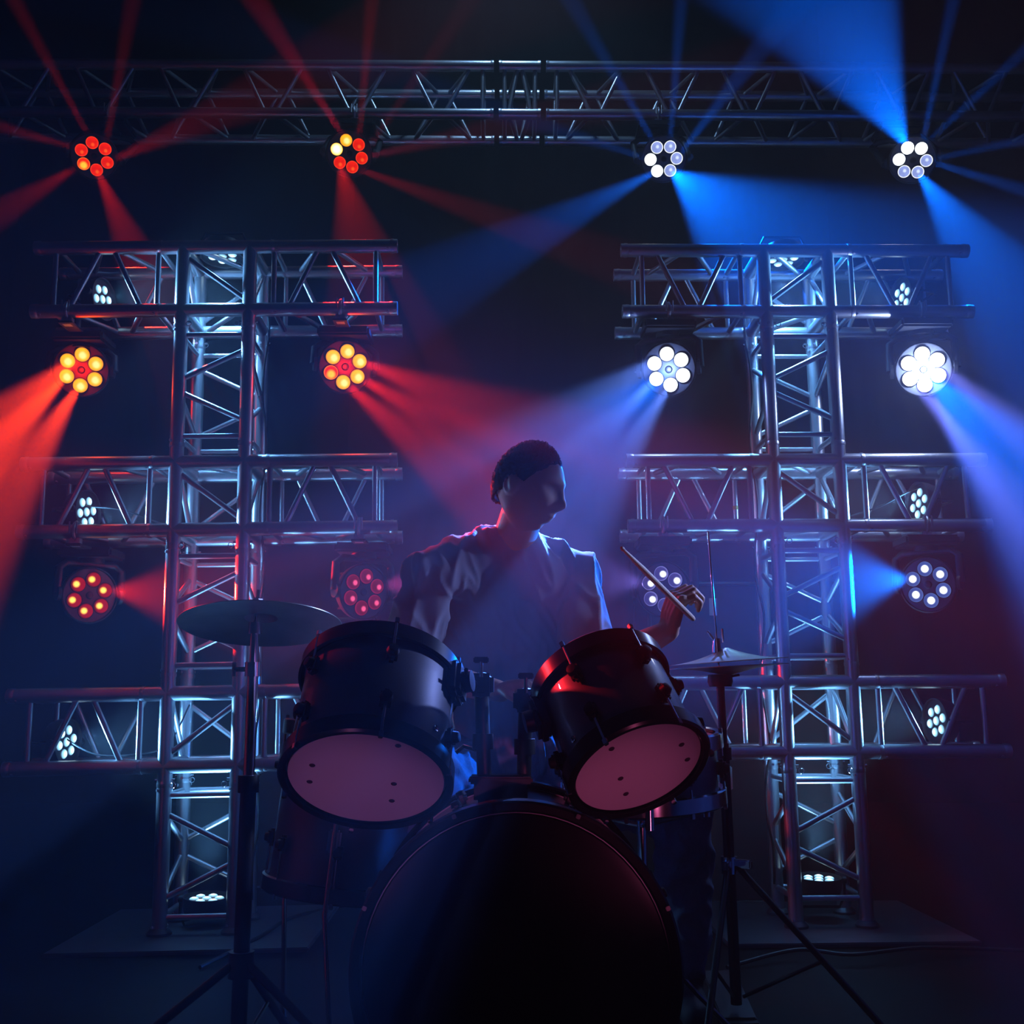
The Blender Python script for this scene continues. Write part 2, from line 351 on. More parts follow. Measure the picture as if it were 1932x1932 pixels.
# ------------------------------------------------------------------ moving heads
RINGR = 0.066
def moving_head(label, group, top, centre, face_dir, lens_kinds, beams, spin=0.0, linear=False, glow=None):
    """fixture hanging from its clamp: base box, yoke, round head with six lenses round a dark middle.
    beams: list of (lens index or None, direction, energy, colour, angle, blend)"""
    top = Vector(top); centre = Vector(centre)
    t = thing('moving_head_lamp', label, 'stage light', Matrix.Translation(top), group)
    cl = centre-top
    # clamp
    m = MB(); m.torus((0, 0, 0), (1, 0, 0), TR+.006, .006, 24, 8); m.box((0, 0, -.038), (.035, .03, .03), bev=.003)
    m.tube((0, -.02, -.03), (0, .03, -.03), .005, 8); m.tube((-.012, -.034, -.012), (-.012, -.034, .03), .003, 6); m.tube((.012, -.034, -.012), (.012, -.034, .03), .003, 6)
    m.build('hook_clamp', M['alu2'], t)
    bz = -.06
    bx, by = (cl.x, cl.y) if cl.y > 0 else (0, .03)
    m = MB(); m.box((bx, by, bz), (.19, .15, .034), bev=.008); m.box((bx*.5, by*.5, bz+.012), (abs(bx)+.05, abs(by)+.05, .008), bev=.001)
    m.lathe([(.0, 0), (.045, 0), (.045, -.022), (0, -.022)], (bx, by, bz-.012), (0, 0, 1), 24)
    base = m.build('base', M['plastic'], t)
    fd = Vector(face_dir).normalized()
    side = Vector((-fd.y, fd.x, 0)).normalized()
    yt = bz-.035
    m = MB()
    for sg in (-1, 1):
        sp = [Vector((bx, by, yt)), Vector((bx, by, yt))+side*sg*.085, Vector((bx, by, yt-.02))+side*sg*.112, Vector(cl)+side*sg*.114]
        m.path(sp, [.012, .013, .014, .016], 10)
        m.lathe([(0, 0), (.026, 0), (.026, .012), (0, .012)], Vector(cl)+side*sg*.104, side*sg, 20)
    m.build('yoke', M['plastic'], t)
    hm = frame_m(cl, fd)
    head = MB(); head.lathe([(0, -.085), (.05, -.083), (.075, -.068), (.097, -.02), (.101, .0), (.101, .010), (.096, .012), (.094, .002), (0, .002)], (0, 0, 0), (0, 0, 1), 40)
    for k in range(8):
        a = math.pi*2*k/8; head.box((.085*math.cos(a), .085*math.sin(a), -.045), (.012, .004, .03), Matrix.Rotation(a, 3, 'Z'))
    ho = head.build('lamp_head', M['plastic'], t); ho.matrix_local = hm
    fp = MB(); fp.lathe([(.094, .002), (.094, .0045), (0, .0045)], seg=40); fp.build('face_plate', M['faceplate'], ho)
    offs = []
    for k in range(6):
        a = math.pi/2+spin+k*math.pi/3
        q = Vector((RINGR*math.cos(a)*.86, RINGR*math.sin(a)*.86, .006)); offs.append(q)
        l = MB(); l.lathe([(RL, 0), (RL*.95, .003), (RL*.75, .0065), (RL*.4, .009), (0, .010)], (0, 0, 0), (0, 0, 1), 28)
        lo = l.build('lens', M[lens_kinds[k]], ho, loc=q, rot=(0, 0, 0))
        r_ = MB(); r_.torus((0, 0, 0), (0, 0, 1), RL+.0012, .0016, 28, 6); r_.build('lens_ring', M['plastic'], ho, loc=q)
    l = MB(); l.lathe([(.014, 0), (.011, .005), (0, .007)], (0, 0, 0), (0, 0, 1), 20); l.build('centre_lens', M['blackmetal'], ho, loc=(0, 0, .005))
    for (k, d, e, c, ang, bl) in beams:
        d = Vector(d).normalized()
        o0 = hm @ (offs[k] if k is not None else Vector((0, 0, .006)))
        lm = spot('beam_lamp', t, o0+fd*.02+d*.012, d, e*BEAM, c, ang, bl, .014, linear)
    if glow:
        gd = bpy.data.lights.new('added_lens_glow', 'POINT'); gd.energy = glow[0]; gd.color = glow[1]; gd.shadow_soft_size = .008  # added point light imitating lens bloom on the lightened face plate
        go = bpy.data.objects.new('added_lens_glow', gd); C.objects.link(go); go.parent = t; go.location = cl+fd*.045
    return t

def dirto(cpx, Y, epx, Yend):
    return at(epx[0], epx[1], Yend)-at(cpx[0], cpx[1], Y)

RED = (1.0, .012, .006); RED2 = (1.0, .035, .004); BLU = (.0, .13, 1.0); BLW = (.11, .24, 1.0); ROSE = (1.0, .05, .16)
G1 = 'moving heads hung from the overhead truss'; G2 = 'moving heads hung from the top arms'; G3 = 'moving heads hung from the middle arms'
TZ = CAM.z+2.636
def head_at(px, py, Y): return at(px, py, Y)
Y1 = 4.40
# left red head, upper row
def overhead(label, px, py, kinds, beams, spin, face_off=(0, 0)):
    c = at(px, py, Y1); top = Vector((c.x, 4.53, TZ-.002-(c.x-.03)*.005))
    fd = (CAM-c).normalized()+Vector((face_off[0], 0, face_off[1]))
    bs = []
    for (k, ex, ey, Ye, e, col, ang) in beams:
        bs.append((k, at(ex, ey, Ye)-c, e*1.25*max(1.0, (15.0/ang)**1.6), col, ang, .35))
    return moving_head(label, G1, top, c, fd, kinds, bs, spin, False)
E1 = 60
overhead('red lamp of the overhead row, far left, six red lenses and fanned beams', 178, 295,
   ['red_dim', 'red_dim', 'red_mid', 'red_dim', 'red_dim', 'red_dim'],
   [(0, 10, -10, 3.9, E1*.32, RED, 6.5), (5, 233, -10, 3.95, E1*.22, RED, 7), (4, 430, 180, 3.9, E1*.24, RED, 12), (1, -100, 215, 3.95, E1*.26, RED, 8),
    (2, -60, 435, 3.9, E1*.32, RED, 13), (3, 272, 500, 3.95, E1*.46, RED, 13)], .25, (.04, .02))
overhead('red lamp of the overhead row, beside the left of centre, two lenses burning yellow', 659, 290,
   ['amber', 'hot_amber', 'red_dim', 'red_dim', 'red_dim', 'red_dim'],
   [(0, 470, 0, 3.85, E1*.60, (1, .006, .06), 9.5), (5, 686, -20, 3.95, E1*.34, (1, .01, .03), 6.5), (4, 870, -20, 3.95, E1*.14, (1, .01, .08), 7), (4, 850, 245, 3.95, E1*.10, ROSE, 7),
    (3, 930, 385, 3.95, E1*.18, (1, .01, .05), 7.5), (2, 720, 520, 3.8, E1*.32, (1, .01, .01), 19)], .25, (-.03, .02))
overhead('pale blue lamp of the overhead row, right of centre, lenses ringed white', 1252, 300,
   ['ice', 'white', 'white', 'ice', 'ice', 'ice'],
   [(0, 1065, -20, 3.95, E1*.62, BLU, 7), (5, 1276, -30, 3.95, E1*.70, BLU, 6.5), (4, 1510, -40, 3.85, E1*.95, BLU, 11), (1, 940, 200, 3.95, E1*.26, BLU, 7.5),
    (2, 860, 500, 3.8, E1*1.35, BLU, 14), (3, 1500, 500, 3.7, E1*2.3, BLU, 38)], .5, (.0, .02))
overhead('blinding blue-white lamp of the overhead row, far right, with one burning lens', 1722, 302,
   ['white_hot', 'white', 'ice', 'ice', 'ice', 'white'],
   [(0, 1560, 0, 3.65, E1*2.4, BLU, 36), (5, 1795, -40, 3.95, E1*.75, BLU, 6), (5, 1990, 50, 3.95, E1*.6, BLU, 6), (4, 2040, 235, 3.95, E1*.36, BLU, 6),
    (4, 2040, 400, 3.95, E1*.6, BLU, 7), (3, 1940, 600, 3.75, E1*2.6, BLU, 24)], .3, (-.02, .02))

def under_arm(tw, arm, label, group, px, py, kinds, face, beams, spin=0.0, glow=None):
    t, mw, h = tw
    c = at(px, py, 3.83)
    l = mw.inverted() @ c
    top = mw @ Vector((l.x, 0, h[arm]))
    return moving_head(label, group, top, c, face, kinds, beams, spin, False, glow)
def to_cam(px, py, off):  # direction from the lamp towards the camera, swung sideways / tipped
    c = at(px, py, 3.83); d = (CAM-c).normalized(); return d+Vector(off)

c = at(154, 697, 3.83); d0 = at(-480, 1400, 2.3)-c
bs = [(k, d0+Vector(o), 270, RED2, 16, .6) for k, o in ((0, (0, 0, .16)), (2, (-.03, 0, 0)), (3, (.08, 0, -.18)))]
under_arm(TL, 0, 'orange-red lamp below the top arm, outer end of the left tower', G2, 154, 698, ['amber']*6, (CAM-c).normalized()+Vector((-.20, 0, -.04)), bs, -.06, (.7, (1, .012, .0)))
c = at(651, 692, 3.83); d0 = at(1140, 968, 2.25)-c
bs = [(k, d0+Vector(o), 135, (1, .012, .014), 9, .6) for k, o in ((5, (0, 0, .07)), (4, (0, 0, 0)), (3, (-.03, 0, -.10)))]+[(None, d0, 3.0, (1, .012, .03), 45, .9)]
under_arm(TL, 0, 'orange-red lamp below the top arm, inner end of the left tower', G2, 651, 692, ['amber', 'amber', 'red_mid', 'amber', 'amber', 'amber'], (CAM-c).normalized()+Vector((.16, 0, -.02)), bs, -.06, (.7, (1, .012, .01)))
c = at(1262, 697, 3.83); d0 = at(905, 1060, 2.4)-c
bs = [(k, d0+Vector(o), 150, BLW, 10.5, .6) for k, o in ((0, (-.03, 0, .10)), (2, (0, 0, 0)), (3, (.06, 0, -.12)))]
bs += [(None, at(845, 1115, 2.1)-c, 125, BLU, 16.5, .5), (None, d0, 3, (.08, .2, 1), 60, .9)]
under_arm(TRW, 0, 'white-blue lamp below the top arm, inner end of the right tower', G2, 1262, 697, ['white']*6, (CAM-c).normalized()+Vector((-.14, 0, -.02)), bs, .05, (1.5, (.25, .4, 1)))
c = at(1742, 697, 3.83); d0 = at(2250, 1230, 2.5)-c
bs = [(k, d0+Vector(o), 270, (.17, .20, 1.0), 9.5, .6) for k, o in ((0, (0, 0, .15)), (2, (0, 0, -.05)), (3, (-.08, 0, -.25)))]
bs += [(None, d0+Vector((0, 0, -.05)), 330, BLU, 25, .6), (None, (CAM-c), .8, (.04, .2, 1.0), 150, .8)]
under_arm(TRW, 0, 'glaring white lamp below the top arm, outer end of the right tower', G2, 1742, 697, ['white_hot']*6, (CAM-c).normalized()+Vector((.10, 0, -.02)), bs, .05, (8, (.4, .55, 1)))

c = at(168, 1123, 3.83)
under_arm(TL, 1, 'red lamp with small hot spots below the middle arm, outer end of the left tower', G3, 168, 1123, ['red_spot']*6, (CAM-c).normalized()+Vector((.42, .1, 0)),
   [(5, (1.0, -.30, -.08), 24, (1, .012, .006), 56, .8)], -.15)
c = at(685, 1117, 3.83)
under_arm(TL, 1, 'dim rose lamp below the middle arm beside the drummer', G3, 685, 1117, ['rose_spot']*6, (CAM-c).normalized()+Vector((.55, .1, 0)),
   [(5, (1.0, -.6, .05), 9, (.8, .08, .45), 60, .8)], -.1)
c = at(1252, 1112, 3.83)
under_arm(TRW, 1, 'lilac lamp below the middle arm, partly behind the raised hand', G3, 1252, 1112, ['lilac_spot']*6, (CAM-c).normalized()+Vector((-.35, .1, 0)),
   [(1, (-1.0, -.8, .0), 9, (.30, .20, 1.0), 55, .8)], .05)
c = at(1752, 1103, 3.83)
under_arm(TRW, 1, 'blue-white lamp with starry spots below the middle arm, outer end of the right tower', G3, 1752, 1103, ['white_spot']*6, (CAM-c).normalized()+Vector((-.35, .1, 0)),
   [(1, (-1.0, -.45, -.08), 80, (.0, .14, 1.0), 62, .8)], .1)

# ------------------------------------------------------------------ small flat PAR lamps
PARC = (.15, .47, 1.0)
def par_can(label, group, pos, d, energy, up=(0, 0, 1), spot_angle=75, bracket=True, feet=False):
    d = Vector(d).normalized(); mw = frame_m(pos, d, up)
    t = thing('par_lamp', label, 'stage light', mw, group)
    m = MB(); m.lathe([(0, -.055), (.045, -.055), (.07, -.045), (.078, -.02), (.08, .012), (.076, .012), (.074, .002), (0, .002)], seg=36)
    body = m.build('housing', M['plastic'], t)
    for k in range(7):
        a = k*math.pi/3+.26; q = Vector((0, 0, .003)) if k == 6 else Vector((.041*math.cos(a), .041*math.sin(a), .003))
        l = MB(); l.lathe([(PL, 0), (PL*.8, .004), (PL*.4, .006), (0, .0065)], seg=20); l.build('lens', M['par_lens'], body, loc=q)
    m = MB(); 
    sg = -1
    m.path([(.088, 0, .0), (.088, 0, -.05), (.07, 0, -.09), (-.07, 0, -.09), (-.088, 0, -.05), (-.088, 0, .0)], .005, 8)
    for s_ in (-1, 1): m.lathe([(0, 0), (.012, 0), (.012, .014), (0, .014)], (s_*.08, 0, 0), (s_, 0, 0), 14)
    m.build('bracket', M['blackmetal'], t)
    o = spot('beam_lamp', t, (0, 0, .025), (0, 0, 1), energy, PARC, spot_angle, .7, .05)
    return t
GP = 'small seven-lens lamps lighting the trusses'
PE = 55
for (px, py, Y, sg, lab) in ((192, 565, 3.82, 1, 'small cold white lamp in the top arm, left tower outer end'), (162, 966, 3.80, 1, 'small cold white lamp in the middle arm, left tower outer end'),
                        (124, 1400, 3.78, 1, 'small cold white lamp in the bottom arm, left tower outer end'),
                        (1703, 562, 3.95, -1, 'small cold white lamp in the top arm, right tower outer end'), (1735, 950, 3.93, -1, 'small cold white lamp in the middle arm, right tower outer end'),
                        (1768, 1360, 3.91, -1, 'small cold white lamp in the bottom arm, right tower outer end')):
    p = at(px, py, Y); par_can(lab, GP, p, (sg, -.20, .02), PE, spot_angle=80)
p = at(390, 1697, 3.83); p.z = max(p.z, .1); par_can('small cold white lamp pointing up inside the foot of the left tower', GP, p, (0.02, -.06, 1), PE*2.2, (0, 1, 0), 60)
p = at(1545, 1660, 3.93); par_can('small cold white lamp pointing up inside the foot of the right tower', GP, p, (0.0, -.06, 1), PE*2.2, (0, 1, 0), 60)
for tw, lab in ((TL, 'small cold white lamp pointing down from the head of the left tower'), (TRW, 'small cold white lamp pointing down from the head of the right tower')):
    t_, mw, h = tw; p = mw @ Vector((S/2-.01, S/2, h[0]+S+.02)); par_can(lab, GP, p, (0.0, -.08, -1), PE*1.6, (0, 1, 0), 95)

# ------------------------------------------------------------------ cables on the trusses
def cable(pts, r, label, name='power_cable', m='cable', sag=0, group=None):
    pts = [Vector(p) for p in pts]; out = []
    n = len(pts)
    for i in range(n-1):
        p0 = pts[max(i-1, 0)]; p1 = pts[i]; p2 = pts[i+1]; p3 = pts[min(i+2, n-1)]
        for k in range(8):
            t = k/8
            out.append(.5*((2*p1)+(-p0+p2)*t+(2*p0-5*p1+4*p2-p3)*t*t+(-p0+3*p1-3*p2+p3)*t**3))
    out.append(pts[-1])
    b_ = MB(); b_.path(out, r, 8); o = b_.build(name, M[m]); tag(o, label, 'cable', group); return o
def tl(tw, u, w_, v): return tw[1] @ Vector((u, w_, v))
hL, hR = TL[2], TRW[2]
for tw, h, lab, u0 in ((TL, hL, 'black cable snaking down the inner rear chord of the left tower', S), (TRW, hR, 'black cable snaking down the inner rear chord of the right tower', 0)):
    sg = 1 if u0 else -1; pts = []; z = h[0]+.1; i = 0
    while z > .06:
        pts.append(tl(tw, u0+sg*(.022+.012*math.sin(i*1.7)), S-.035+.01*math.cos(i*2.1), z)); z -= .12; i += 1
    cable(pts, .0045, lab)
cable([tl(TL, u0, w_, v) for u0, w_, v in ((-.38, .12, hL[1]+.12), (-.30, .08, hL[1]+.10), (-.2, .06, hL[1]+.085), (-.1, .10, hL[1]+.05), (-.03, .16, hL[1]+.03), (.03, S-.03, hL[1]+.02))], .003, 'thin cable drooping from the lamp in the middle arm of the left tower')
cable([tl(TRW, u0, w_, v) for u0, w_, v in ((.60, .12, hR[1]+.17), (.50, .06, hR[1]+.13), (.40, .06, hR[1]+.08), (.3, .10, hR[1]+.05), (.22, .19, hR[1]+.035))], .003, 'thin cable drooping from the lamp in the middle arm of the right tower')
cable([tl(TL, u0, w_, v) for u0, w_, v in ((-.38, .1, hL[2]+.1), (-.25, .06, hL[2]+.04), (-.1, .05, hL[2]+.04), (-.02, .10, hL[2]+.07), (.02, .2, hL[2]+.2))], .003, 'thin cable resting in the bottom arm of the left tower')
# loose cables on the floor by the right tower
cable([(.62, 3.3, .008), (.85, 3.42, .03), (1.0, 3.36, .03), (1.25, 3.45, .03), (1.6, 3.5, .01), (2.2, 3.42, .008)], .006, 'black cable lying along the floor before the right tower')
cable([(-.9, 3.3, .008), (-.8, 3.6, .03), (-.75, 3.9, .035), (-.6, 4.3, .008)], .006, 'black cable on the floor beside the left tower base')

# ------------------------------------------------------------------ drums
def drum(name, label, cat, pos, axis, r, length, lugs=6, batter='head', reso='head', hoop_mat='hoop', hoop_w=.016, dark_spots=0, spin=0.0, hoopd=.022, group=None):
    """pos: centre of the head that faces the audience; axis points to the other head"""
    mw = frame_m(pos, axis, (0, 0, 1)); t = thing(name, label, cat, mw, group)
    m = MB(); m.lathe([(r*.93, 0), (r*.985, 0), (r, .012), (r, length-.012), (r*.985, length), (r*.93, length)], seg=72); sh = m.build('shell', M['shell'], t)
    for z, mm, nm, s_ in ((0, reso, 'front_head', -1), (length, batter, 'batter_head', 1)):
        m = MB(); m.lathe([(0, s_*.004), (r*.9, s_*.004), (r*.97, s_*.003), (r*1.0, -s_*.006), (r*1.012, -s_*.012), (r*1.012, -s_*.014), (r*.99, -s_*.012), (r*.9, -s_*.001), (0, -s_*.001)], (0, 0, z), (0, 0, 1), 72)
        ho = m.build(nm, M[mm], t)
        m = MB(); R1 = r+hoop_w
        m.lathe([(r*1.0, z+s_*.010), (R1-.004, z+s_*.012), (R1, z+s_*.008), (R1, z-s_*hoopd), (R1-.005, z-s_*(hoopd+.003)), (r*1.015, z-s_*(hoopd-.002)), (r*1.015, z+s_*.002), (r*1.0, z+s_*.010)], seg=72)
        m.build('hoop', M[hoop_mat], t)
    for k in range(lugs):
        a = 2*math.pi*(k+.5)/lugs+spin; e = Vector((math.cos(a), math.sin(a), 0)); rot = Matrix.Rotation(a, 3, 'Z')
        for z0 in ((length*.27, length*.73) if length > .2 else (length*.5,)):
            m = MB(); m.box(e*(r+.009)+Vector((0, 0, z0)), (.020, .020, .040), rot, .006); m.lathe([(0, 0), (.012, 0), (.009, .01), (0, .012)], e*(r+.016)+Vector((0, 0, z0)), e, 14)
            lg = m.build('lug', M['blackmetal'], t)
        for z0, z1 in ((-.014, length*.3), (length+.014, length*.7)):
            m = MB(); m.tube(e*(r+.012)+Vector((0, 0, z0)), e*(r+.012)+Vector((0, 0, z1)), .0028, 8); m.box(e*(r+.012)+Vector((0, 0, z0)), (.008, .008, .012), rot, .001)
            m.build('tension_rod', M['chrome'], t)
    return t, mw

def pose(px, py, Y, tilt_deg, phi_deg):
    """centre and axis of a drum from where its front head is, how its shell leans in view and how far it is turned"""
    c = at(px, py, Y); v = (c-CAM).normalized()
    right = Vector((1, 0, 0)); right = (right-v*right.dot(v)).normalized(); up = right.cross(v).normalized()
    a = R(tilt_deg); u = right*math.sin(a)+up*math.cos(a); ph = R(phi_deg)
    return c, (v*math.cos(ph)+u*math.sin(ph)).normalized(), right, up

GT = 'rack toms mounted over the bass drum'
c, ax, rt, up = pose(691, 1467, 1.97, 7, 57)
tomL, mwL = drum('rack_tom', 'larger rack tom on the left, its pale underside facing the viewer', 'drum', c, ax, .1425, .225, 6, group=GT, spin=.3, hoop_w=.0135)
c2, ax2, rt2, up2 = pose(1204, 1446, 1.97, -24, 57)
tomR, mwR = drum('rack_tom', 'smaller rack tom on the right, tilted, its underside washed rose', 'drum', c2, ax2, .1215, .205, 6, group=GT, spin=.15, hoop_w=.0135)
# small dark dots laid on the front heads
def dots(t, mw, pxs, Y):
    inv = mw.inverted()
    for (px, py) in pxs:
        p0 = inv @ CAM; d = (inv.to_3x3() @ (at(px, py, 1)-CAM)); s_ = (-.0045-p0.z)/d.z; q = p0+d*s_
        m = MB(); m.lathe([(0, -.0015), (.0045, -.001), (.0055, 0), (0, 0)], seg=16); m.build('dark_dot', M['head_dot'], t, loc=q)
dots(tomL, mwL, ((589, 1444), (584, 1475), (751, 1407), (743, 1479), (739, 1511)), 2)
dots(tomR, mwR, ((1154, 1413), (1286, 1405), (1297, 1433), (1171, 1469), (1181, 1498)), 2)
# vent badge and spare holes on the shells
for t, mw, px, py, rr in ((tomL, mwL, 822, 1374, .1425), (tomR, mwR, 1082, 1395, .1215)):
    inv = mw.inverted(); p0 = inv @ CAM; d = inv.to_3x3() @ (at(px, py, 1)-CAM)
    A = d.x**2+d.y**2; B = 2*(p0.x*d.x+p0.y*d.y); Cc = p0.x**2+p0.y**2-rr**2; disc = B*B-4*A*Cc
    if disc > 0:
        q = p0+d*((-B-math.sqrt(disc))/(2*A)); e = Vector((q.x, q.y, 0)).normalized()
        m = MB(); m.lathe([(.003, .001), (.006, .002), (.007, 0)], q, e, 16); m.build('vent_grommet', M['chrome'], t)

bass, mwB = drum('bass_drum', 'large black bass drum lying on its side at the centre front', 'drum', at(974, 1834, 2.02), Vector((0, 1, .02)), .278, .40, 8, reso='blackhead', hoop_w=.017, hoopd=.035, spin=0)
m = MB()
for sg in (-1, 1):
    m.tube((sg*.24, -.15, .08), (sg*.345, -.285, .03), .007, 10); m.sphere((sg*.345, -.285, .03), .012, 1)
mwBi = mwB
# spurs, in the drum's own frame
m.bm.free(); m = MB()
inv = mwB.inverted()
bc = mwB.translation
for sg in (-1, 1):
    a = inv @ Vector((bc.x+sg*.262, bc.y+.10, bc.z-.10)); b_ = inv @ Vector((bc.x+sg*.37, bc.y-.03, .012))
    m = MB(); m.tube(a, b_, .007, 10); m.sphere(b_, .011, 1); m.box(a, (.03, .03, .05), None, .005); m.build('spur', M['chrome'], bass)

# tom holder
hold = thing('tom_holder', 'black double tom holder on top of the bass drum', 'drum hardware', Matrix.Translation(at(948, 1500, 2.2)))
hi = hold.matrix_world.inverted() if False else Matrix.Translation(-hold.matrix_world.translation)
hl = lambda p: hi @ p
m = MB(); m.box(hl(at(945, 1488, 2.2)), (.105, .07, .055), None, .008); m.box(hl(at(945, 1470, 2.2)), (.125, .085, .014), None, .004); m.build('mount_block', M['blackmetal'], hold)
for (x0, y0, x1, y1, jx, jy, tom, mw, rr, side_) in ((914, 1470, 908, 1300, 838, 1292, tomL, mwL, .1425, 1), (988, 1470, 992, 1330, 1072, 1335, tomR, mwR, .1215, -1)):
    m = MB(); m.tube(hl(at(x0, y0, 2.2)), hl(at(x1, y1, 2.18)), .0145, 16)
    m.lathe([(0, 0), (.021, 0), (.021, .03), (0, .03)], hl(at((x0+x1)/2, (y0*2+y1)/3, 2.19)), (0, 0, 1), 20); m.build('post', M['blackmetal'], hold)
    m = MB(); j = hl(at(x1, y1-8, 2.17)); m.sphere(j, .026, 2, (1, .9, 1)); m.box(j+Vector((0, .0, .0)), (.05, .05, .045), None, .008)
    m.tube(j+Vector((0, -.02, .01)), j+Vector((0, -.02, .045)), .004, 8); m.box(j+Vector((.0, -.02, .048)), (.03, .006, .012), None, .002); m.build('ball_clamp', M['blackmetal'], hold)
    e = hl(at(jx, jy, 2.08)); m = MB(); m.tube(j, e, .011, 12); m.build('tom_arm', M['blackmetal'], hold)
    # the bracket on the shell belongs to the tom
    inv = mw.inverted(); q = inv @ at(jx-side_*18, jy+2, 2.06); rad = Vector((q.x, q.y, 0)).normalized()
    m = MB(); qq = rad*(rr+.012)+Vector((0, 0, q.z)); rot = Matrix.Rotation(math.atan2(rad.y, rad.x), 3, 'Z')
    m.box(qq, (.026, .06, .075), rot, .008); m.lathe([(0, 0), (.022, 0), (.020, .03), (0, .032)], qq, rad, 20); m.tube(qq+rad*.02, qq+rad*.02+Vector((0, .035, 0)), .004, 8)
    m.build('mount_bracket', M['blackmetal'], tom)
m = MB(); a = hl(at(860, 1420, 2.22)); m.path([a, hl(at(875, 1408, 2.22)), hl(at(900, 1416, 2.21)), hl(at(905, 1425, 2.2))], .0045, 8); m.build('wing_bolt', M['chrome'], hold)

# floor tom
ftc = Vector((-.385, 2.62, .335)); fta = Vector((.10, .04, 1)).normalized()
ft, mwF = drum('floor_tom', 'deep floor tom standing on the floor behind the left rack tom', 'drum', ftc, fta, .178, .36, 8)
inv = mwF.inverted()
for k in range(3):
    a = .6+k*2.094; e = Vector((math.cos(a), math.sin(a), 0)); tp = e*.195+Vector((0, 0, .25)); wt = mwF @ tp; ft_w = Vector((wt.x+(mwF.to_3x3() @ e).x*.03, wt.y+(mwF.to_3x3() @ e).y*.03, .012))
    m = MB(); m.path([tp, e*.195+Vector((0, 0, -.03)), inv @ ft_w], .006, 10); m.sphere(inv @ ft_w, .011, 1); m.box(e*.187+Vector((0, 0, .12)), (.022, .03, .05), Matrix.Rotation(a, 3, 'Z'), .005); m.build('leg', M['chrome'], ft)

# snare
sn, mwS = drum('snare_drum', 'silver snare drum behind the right rack tom, over its stand', 'drum', Vector((.292, 2.50, .545)), Vector((-.05, -.06, 1)), .172, .135, 8, hoop_mat='chrome')
st = thing('snare_stand', 'chrome snare stand behind the right rack tom', 'drum hardware', Matrix.Translation((.29, 2.5, 0)))
m = MB(); m.tube((0, 0, .12), (0, 0, .50), .011, 12); m.build('pole', M['chrome'], st)
for k in range(3):
    a = .5+k*2.094; e = Vector((math.cos(a), math.sin(a), 0))
    m = MB(); m.path([(0, 0, .49), e*.12+Vector((0, 0, .505)), e*.176+Vector((0, 0, .515)), e*.186+Vector((0, 0, .55))], .006, 8); m.tube(e*.183+Vector((0, 0, .50)), e*.183+Vector((0, 0, .57)), .01, 10); m.build('basket_arm', M['chrome'], st)
    m = MB(); m.path([(0, 0, .26), e*.14+Vector((0, 0, .12)), e*.26+Vector((0, 0, .012))], .006, 8); m.sphere(e*.26+Vector((0, 0, .012)), .011, 1); m.build('leg', M['chrome'], st)

# ------------------------------------------------------------------ cymbals and stands
def cymbal(name, label, c, n, r, bell=.2, mt='bronze', group=None, bow=.09, peak=False):
    mw = frame_m(c, n); prof = []
    N = 22
    def hgt(t):
        if peak: return r*bow*(1-t)**1.9
        b_ = r*bow*(1-t*t)
        if t < bell: b_ += r*.13*math.sqrt(max(0, 1-(t/bell)**2))
        return b_
    for i in range(N+1): t = .03+.97*i/N; prof.append((r*t, hgt(t)+.0008))
    for i in range(N, -1, -1): t = .03+.97*i/N; prof.append((r*t, hgt(t)-.0008))
    prof.append(prof[0])
    m = MB(); m.lathe(prof, seg=96); o = m.build(name, M[mt]); o.matrix_world = mw; tag(o, label, 'cymbal', group); return o
def tripod(t, hub_z, spread, foot_r, angs, leg_r=.009, mt='blackmetal'):
    for a in angs:
        e = Vector((math.cos(a), math.sin(a), 0))
        m = MB(); m.path([e*.02+Vector((0, 0, hub_z)), e*spread+Vector((0, 0, .018))], leg_r, 10)
        m.tube(e*.02+Vector((0, 0, .07)), e*spread*.55+Vector((0, 0, hub_z*.47)), leg_r*.55, 8)
        lg = m.build('leg', M[mt], t)
        m = MB(); m.sphere(e*spread+Vector((0, 0, .016)), .015, 2); m.build('rubber_foot', M['rubber'], lg)
csz = at(481, 1185, 2.33)
cs = thing('cymbal_stand', 'tall tripod cymbal stand in the left foreground', 'drum hardware', Matrix.Translation((csz.x, csz.y, 0)))
m = MB(); m.tube((0, 0, .06), (0, 0, .60), .0165, 18); m.lathe([(0, 0), (.022, 0), (.022, .035), (0, .035)], (0, 0, .575), (0, 0, 1), 18); m.build('lower_tube', M['blackmetal'], cs)
m = MB(); m.tube((0, 0, .6), (0, 0, .84), .012, 16); m.lathe([(0, 0), (.018, 0), (.018, .03), (0, .03)], (0, 0, .815), (0, 0, 1), 18); m.tube((-.04, 0, .83), (.0, 0, .83), .005, 8); m.tube((-.04, 0, .815), (-.04, 0, .845), .005, 8); m.build('upper_tube', M['chrome'], cs)
m = MB(); m.tube((0, 0, .83), (0, 0, .925), .009, 14); m.tube((0, 0, .92), (0.005, .0, 1.0), .0045, 10); m.lathe([(0, 0), (.015, 0), (.015, .025), (0, .025)], (0, 0, .905), (0, 0, 1), 16); m.sphere((.004, 0, .975), .012, 1); m.build('tilter', M['chrome'], cs)
tripod(cs, .235, .36, .02, (-2.55, -.45, 1.5))
m = MB(); m.lathe([(0, 0), (.026, 0), (.026, .05), (0, .05)], (0, 0, .21), (0, 0, 1), 18); m.build('tripod_collar', M['blackmetal'], cs)
cymbal('crash_cymbal', 'dark hammered crash cymbal seen from below on the left stand', Vector((csz.x+.012, csz.y, .925)), Vector((-.03, .22, 1)), .173, mt='bronze')

